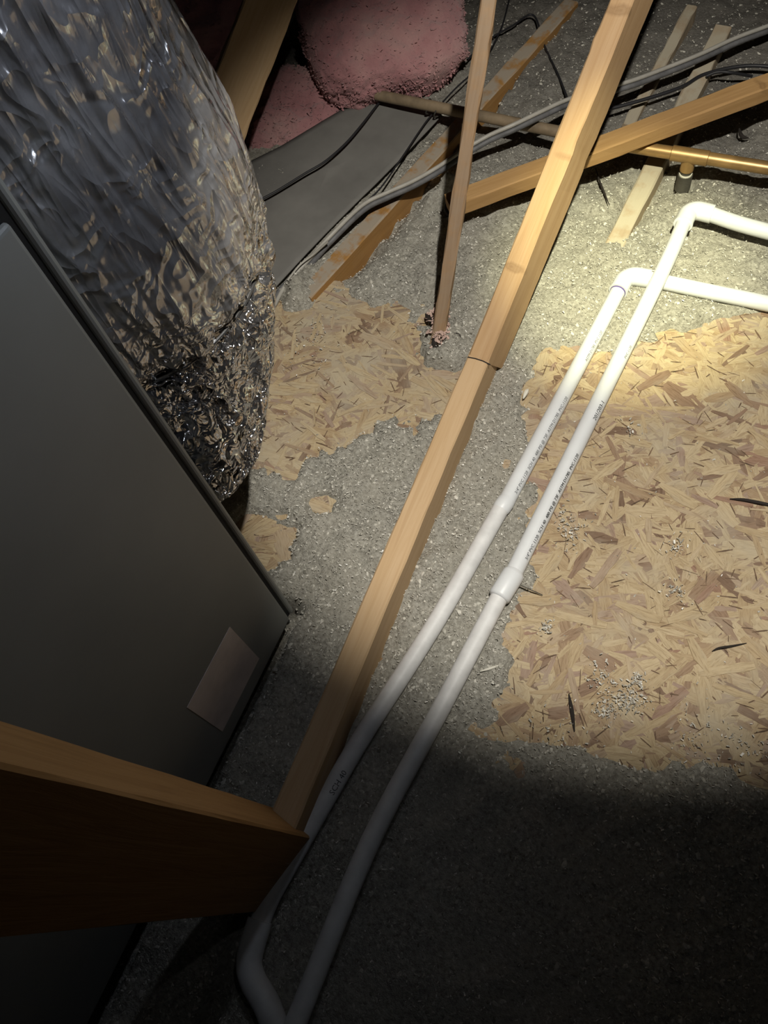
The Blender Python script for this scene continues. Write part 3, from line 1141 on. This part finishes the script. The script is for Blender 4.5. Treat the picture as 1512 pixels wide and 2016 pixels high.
tube('dark_cap', [tc - UPZ * 0.0405, tc - UPZ * 0.0735, tc - UPZ * 0.0745], [0.0140, 0.0146, 0.011], M['dark_metal'], ap, 20)
for k, (u, v) in enumerate(((846, 210), (862, 216))):
    p = at(u, v, 0.057)
    dd = (a1 - a0).normalized()
    s = dd.cross(UPZ).normalized()
    lp = [p + (s * math.cos(q) + UPZ * math.sin(q)) * 0.0145 + dd * 0.004 * math.sin(q * 2) for q in [i * 2 * math.pi / 16 for i in range(17)]]
    o = tube('pipe_strap', lp, 0.0016, M['dark_metal'], ap, 6)

# ------------------------------------------------------------------ cables


def cable(label, px, r, mat, name='cable'):
    pts = catmull([at(u, v, z) for u, v, z in px], 7)
    o = tube(name, pts, r, mat, None, 10)
    tag(o, label, 'cable')
    return o


WH = [(540, 602, .008), (562, 562, .012), (600, 520, .02), (650, 465, .055), (712, 405, .065), (760, 380, .065), (810, 358, .065), (860, 330, .065), (905, 300, .072),
      (960, 268, .088), (1010, 246, .102), (1060, 222, .104), (1110, 199, .100), (1160, 182, .095), (1240, 160, .095), (1300, 138, .09), (1380, 106, .09), (1450, 74, .09), (1540, 40, .09), (1680, -20, .08), (1850, -70, .06)]
cable('pale grey cable uppermost of the pair sweeping from the duct to top right', WH, 0.0042, M['white_cable'])
BK = [(u + 3, v + 9, z - .010) for u, v, z in WH]
BK[0] = (536, 596, .006)
BK[1] = (556, 566, .010)
cable('dark grey cable lowermost of the pair sweeping from the duct to top right', BK, 0.0055, M['grey_cable'])
cable('short white cable end stripped near the silver duct', [(566, 552, .022), (590, 522, .03), (618, 500, .04), (645, 476, .062)], 0.0022, M['white_cable'])
cable('thin black cable from the duct up to the pink batt', [(500, 400, .05), (545, 376, .05), (600, 342, .05), (640, 318, .05), (680, 283, .05), (712, 246, .05), (740, 210, .044), (752, 196, .040)], 0.0024, M['black_cable'])
cable('thin grey cable passing under the amber pipe left of the strut', [(700, 412, .05), (745, 375, .05), (790, 312, .05), (826, 258, .046), (850, 226, .044), (895, 176, .042), (945, 128, .04), (985, 60, .04), (1005, -10, .04)], 0.0018, M['black_cable'])
cable('black cable looping behind the orange brace at right', [(1130, 228, .05), (1200, 214, .05), (1268, 196, .05), (1340, 172, .05), (1388, 146, .05), (1465, 130, .05), (1540, 134, .05), (1650, 150, .04), (1780, 140, .04)], 0.0036, M['black_cable'])
cable('short black cable loop by the joist behind the orange brace', [(1390, 150, .055), (1412, 142, .06), (1440, 143, .06), (1480, 150, .04)], 0.0030, M['black_cable'])
cable('dark wire draped over the fill right of the pink batt', [(920, 118, .04), (960, 80, .04), (1010, 50, .04), (1050, 30, .04), (1072, 90, .03), (1100, 150, .03), (1118, 196, .03)], 0.0022, M['black_cable'])

# ------------------------------------------------------------------ pink batts
from mathutils import noise as mnoise


def ico_sphere(sub):
    import bmesh
    bm = bmesh.new()
    bmesh.ops.create_icosphere(bm, subdivisions=sub, radius=1)
    V = [v.co.copy() for v in bm.verts]
    bm.verts.ensure_lookup_table()
    F = [tuple(v.index for v in f.verts) for f in bm.faces]
    bm.free()
    return V, F


def batt(label, c, ax, ay, az, seed, box_=3.5, sub=6, drop=None):
    V, F = ico_sphere(sub)
    out = []
    s = Vector((seed * 3.1, seed * 1.7, 0))
    for v in V:
        m = (abs(v.x) ** box_ + abs(v.y) ** box_ + abs(v.z) ** box_) ** (1 / box_)
        p = v / m
        q = ax * p.x + ay * p.y + az * p.z
        f = (mnoise.noise(q * 7 + s) * 0.018 + mnoise.noise(q * 18 + s) * 0.012 + mnoise.noise(q * 45 + s) * 0.009 + mnoise.noise(q * 110 + s) * 0.005)
        out.append(q + v.normalized() * f)
    o = mesh_obj('glass_wool_batt', out, F, M['batt'], None, True)
    o.location = c
    tag(o, label, 'batt')
    rs = np.random.default_rng(seed)
    idx = rs.integers(0, len(out), 5000)
    fo = flakes('wool_fibres', np.array([tuple(out[i_]) for i_ in idx]), 0.004, 0.014, M['batt'], o, -0.002)
    fo['kind'] = 'stuff'
    return o


C0 = Vector((0, 0, CAM_H))
cR, cD, cF = CAM_RIGHT, CAM_DOWN, CAM_FWD
bc = C0 + ray(752, 50) * 1.70
tl = (cR * 0.96 - cD * 0.22).normalized()
tv = (cD * 0.97 + cR * 0.2).normalized()
batt('large pink glass wool batt hanging at the top centre', bc, tl * 0.175, tv * 0.155, tl.cross(tv) * 0.075, 1)
bc2 = C0 + ray(560, 225) * 1.75
batt('small pink flap of glass wool between the wide truss web and the large batt', bc2, (cR * 0.9 - cD * 0.4).normalized() * 0.115, (cD * 0.9 + cR * 0.4).normalized() * 0.085, cF * 0.03, 2)
bc3 = C0 + ray(365, 40) * 1.75
batt('dark pink batt in the gloom left of the wide truss web', bc3, cR * 0.17, cD * 0.12, cF * 0.06, 3, sub=5)

# ------------------------------------------------------------------ grey cabinet
yo = UY
Z0 = 0.0
cab = empty('air_handler', (UX, UY, Z0), 'tall grey sheet metal air handler cabinet filling the left side', 'cabinet')


def atcab(u, v):
    r = ray(u, v)
    n = Vector((math.cos(CAB_A), math.sin(CAB_A), 0))
    p = Vector((0, 0, CAM_H)) + r * (n.dot(Vector((UX, UY, 0))) / n.dot(r))
    q = p - Vector((UX, UY, 0))
    return Vector((UX, UY - q.x * math.sin(CAB_A) + q.y * math.cos(CAB_A), p.z))


ys = sum(atcab(u, v).y for u, v in ((167, 640), (278, 799), (409, 982))) / 3
box('body', (UX - 0.55, -1.0, 0.012), (UX - 0.006, yo - 0.004, 1.0), M['cabinet'], cab, 0.004)
box('corner_post', (UX - 0.05, ys + 0.0045, 0.006), (UX, yo, 1.0), M['cabinet'], cab, 0.005)
box('door_panel', (UX - 0.03, -1.0, 0.006), (UX, ys - 0.0015, 0.775), M['cabinet'], cab, 0.004)
box('seam_shade_strip', (UX - 0.02, ys - 0.008, 0.006), (UX - 0.0045, ys + 0.006, 0.99), M['cabinet_dark'], cab)  # added near-black strip that paints the shade inside the door seam
box('upper_panel', (UX - 0.03, -1.0, 0.781), (UX, ys - 0.0015, 1.0), M['cabinet'], cab, 0.004)
box('base_rail', (UX - 0.52, -1.0, -0.06), (UX - 0.03, yo - 0.03, 0.03), M['cabinet_dark'], cab)
lab = [atcab(u, v) for u, v in ((460, 1240), (513, 1302), (432, 1437), (359, 1386))]
ly0, ly1 = (lab[2].y + lab[3].y) / 2, (lab[0].y + lab[1].y) / 2
lz0, lz1 = (lab[1].z + lab[2].z) / 2, (lab[0].z + lab[3].z) / 2
lb = box('paper_label', (UX, ly0, lz0), (UX + 0.0008, ly1, lz1), M['paper'], cab)
lb['label'] = 'pale paper label'
cab.rotation_euler = (0, 0, CAB_A)

# ------------------------------------------------------------------ silver flexible duct
DUCT = [(0.146, 0.705, 61.5, 0.002), (0.150, 0.715, 61.3, 0.045), (0.162, 0.755, 60.8, 0.085), (0.182, 0.80, 60.3, 0.118), (0.212, 0.835, 60.0, 0.145),
        (0.25, 0.86, 59.7, 0.166), (0.30, 0.89, 59.4, 0.194), (0.37, 0.915, 59.2, 0.220), (0.43, 0.92, 59.2, 0.228), (0.50, 0.92, 59.2, 0.232),
        (0.56, 0.92, 59.2, 0.230), (0.62, 0.92, 59.2, 0.218), (0.70, 0.92, 59.2, 0.203), (1.40, 0.92, 59.2, 0.198)]
K_ = 0.86                                # the whole bag stands a little nearer, on the same sight lines
DUCT = [(CAM_H - (CAM_H - a_[0]) * K_, a_[1] * K_, a_[2], a_[3] * K_) for a_ in DUCT]
ZB = DUCT[0][0]
DX, DY = -0.65, 0.385
duct = empty('flexible_duct', (DX, DY, ZB), 'crinkled silver flexible duct sagging behind the grey cabinet', 'duct')


def ring(z):
    for (z0, *a), (z1, *b) in zip(DUCT[:-1], DUCT[1:]):
        if z <= z1:
            t = max(0.0, (z - z0) / (z1 - z0))
            d, az, r = (a[k] + (b[k] - a[k]) * t for k in range(3))
            return -d * math.sin(math.radians(az)), d * math.cos(math.radians(az)), r
    d, az, r = DUCT[-1][1:]
    return -d * math.sin(math.radians(az)), d * math.cos(math.radians(az)), r


def tie_z(th):
    return 0.470 + 0.028 * math.sin(th + 2.4) + 0.010 * math.sin(3 * th)


def jacket():
    nz, nt = 300, 460
    V, F = [], []
    for i in range(nz + 1):
        t = i / nz
        z = ZB + 0.02 * min(1, t * 8) + 1.0 * t ** 1.7
        cx, cy, r0 = ring(z)
        s = min(1.0, r0 / 0.15)
        for k in range(nt):
            th = 2 * math.pi * k / nt
            c, sn = math.cos(th), math.sin(th)
            zt = tie_z(th)
            nb = math.exp(-((z - zt) / 0.05) ** 2)
            low = 1 / (1 + math.exp((z - zt) / 0.02))
            sk = z * 1.2                                  # pleats wind slightly round the duct
            ct, st = math.cos(th + sk), math.sin(th + sk)
            pl = abs(mnoise.noise(Vector((ct * 7, st * 7, z * 1.4)))) - 0.2
            pl2 = abs(mnoise.noise(Vector((ct * 19, st * 19, z * 3.5 + 5)))) - 0.2
            pl3 = mnoise.noise(Vector((ct * 48, st * 48, z * 8)))
            crm = abs(mnoise.noise(Vector((c * 5, sn * 5, z * 22 + 7)))) - 0.2
            crm2 = abs(mnoise.noise(Vector((c * 14, sn * 14, z * 60)))) - 0.2
            r = r0 * (1 - 0.06 * math.exp(-((z - zt) / 0.014) ** 2))
            up = 1 - low
            r += s * (-0.008 * pl * up - 0.006 * pl2 * (0.5 + nb) - 0.0014 * pl3 + (0.012 * crm + 0.002 * crm2) * (0.12 + low + 0.5 * nb)
                      - 0.004 * nb * math.cos(th * 31 + 4 * mnoise.noise(Vector((c * 4, sn * 4, 1)))))
            x, y = cx + c * r, cy + sn * r
            if x < UX + 0.05:
                y = max(y, UY + 0.008)
            V.append((x - DX, y - DY, z - ZB))
    for i in range(nz):
        for k in range(nt):
            k2 = (k + 1) % nt
            F.append((i * nt + k, i * nt + k2, (i + 1) * nt + k2, (i + 1) * nt + k))
    return mesh_obj('jacket', V, F, M['foil'], duct, True)


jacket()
bpts = []
for k in range(91):
    th = 2 * math.pi * k / 90
    zt = tie_z(th)
    cx, cy, r0 = ring(zt)
    r = r0 * 0.94 + 0.001
    bpts.append(Vector((cx + r * math.cos(th), max(cy + r * math.sin(th), UY + 0.008), zt)))
tube('tie_band', bpts, 0.0022, M['tape'], duct, 8)


def sleeve():
    """crumpled sleeve from the cabinet end into the duct"""
    path = catmull([(-0.53, UY + 0.012, 0.410), (-0.545, 0.268, 0.405), (-0.575, 0.295, 0.410), (-0.62, 0.335, 0.43)], 16)
    n = len(path)
    seg = 160
    rad = [0.070 + 0.026 * math.sin(math.pi * min(1, i / n * 1.3)) for i in range(n)]
    Vv, Ff = tube_geo(path, rad, seg, True)
    out = []
    for i, v in enumerate(Vv):
        c = path[i // seg]
        dr = (v - c).normalized()
        f = abs(mnoise.noise(v * 16)) * 0.028 + abs(mnoise.noise(v * 40)) * 0.014 - 0.012
        q = v + dr * f
        q.y = max(q.y, UY + 0.006)
        out.append(q - Vector(duct.location))
    mesh_obj('crumpled_sleeve', out, Ff, M['foil'], duct, True)


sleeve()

# ------------------------------------------------------------------ small things on the floor
n0, n1 = at(1024, 1152, 0.016), at(1068, 1172, 0.004)
nail = empty('nail', n1, 'bright nail sticking out beside the pipe coupling', 'nail')
tube('shank', [n0, n1], 0.0011, M['steel'], nail, 8)
tube('head', [n0, n0 + (n0 - n1).normalized() * 0.0012], 0.0026, M['steel'], nail, 10)


def splinter(label, pts, r, mat, name='splinter', cat='debris', group=None):
    pts = [at(*p) for p in pts]
    n = len(pts)
    path = catmull(pts, 4)
    k = len(path)
    o = tube(name, path, [max(0.0004, r * math.sin(math.pi * (0.08 + 0.84 * i / (k - 1)))) for i in range(k)], mat, None, 7)
    tag(o, label, cat, group)
    return o


splinter('long black splinter at the right edge of the bare board', [(1437, 982, .005), (1465, 984, .006), (1512, 993, .006), (1540, 998, .005)], 0.0026, M['black_bit'])
splinter('short dark splinter low on the bare board', [(1120, 1366, .004), (1126, 1400, .004), (1131, 1440, .004)], 0.0030, M['black_bit'])
splinter('dark twig fragment near the right lower part of the bare board', [(1402, 1282, .004), (1415, 1276, .005), (1440, 1272, .004), (1470, 1266, .004)], 0.0018, M['black_bit'])
splinter('dark curl on the fill right of the amber pipe tee', [(1455, 252, .02), (1460, 268, .022), (1474, 272, .02)], 0.0040, M['black_bit'])
splinter('dark chip in the fill between truss and the left pipe, upper one', [(1147, 516, .012), (1147, 531, .012)], 0.0036, M['black_bit'])
splinter('dark chip in the fill between truss and the left pipe, lower one', [(1112, 577, .012), (1122, 568, .013)], 0.0030, M['black_bit'])
splinter('thin black twig left of the left pipe elbow', [(1105, 600, .012), (1112, 590, .013), (1117, 580, .012)], 0.0014, M['black_bit'])
splinter('white paper scrap on the fill right of the truss', [(1030, 785, .012), (1036, 772, .014), (1040, 766, .013)], 0.0038, M['chalk'], 'paper_scrap', 'scrap')
splinter('pale shaving beside the lower right pipe', [(945, 1322, .014), (965, 1316, .015), (985, 1309, .014)], 0.0020, M['chalk'], 'shaving', 'debris')
splinter('dark curved twig running from the amber pipe down the bright fill', [(1172, 330, .016), (1180, 355, .017), (1190, 380, .017), (1200, 405, .016)], 0.0020, M['black_bit'])
splinter('dark crevice twig beside the foot of the thin strut', [(880, 650, .022), (893, 655, .024), (905, 660, .024), (909, 680, .024), (916, 688, .024)], 0.0014, M['black_bit'])

splinter('black lump for the shaded hole left of the foot of the thin strut', [(838, 618, .020), (846, 628, .022), (856, 640, .022)], 0.0062, M['black_bit'])  # black solid standing in for the shade inside the hole
splinter('black lump for the shaded hole directly below the foot of the thin strut', [(853, 664, .024), (856, 680, .026), (864, 697, .026)], 0.0050, M['black_bit'])  # shade of the hole at the strut put in as a black solid
splinter('black lump for the shaded hollow left of the thin strut by the orange brace end', [(878, 402, .04), (882, 416, .04), (890, 428, .04)], 0.0070, M['black_bit'])  # hollow's shade painted by a black lump laid into it
tp = []
for _ in range(260):
    p = at(random.gauss(866, 9), random.gauss(640, 18), 0.022 + random.uniform(0, 0.010))
    tp.append(tuple(p))
wt = flakes('wool_tuft', np.array(tp), 0.006, 0.016, plain_mat('pale_pink_wool', (0.50, 0.36, 0.31), 1.0), None, 0.0)
tag(wt, 'pale pink wool tuft clinging to the foot of the thin strut', 'tuft')
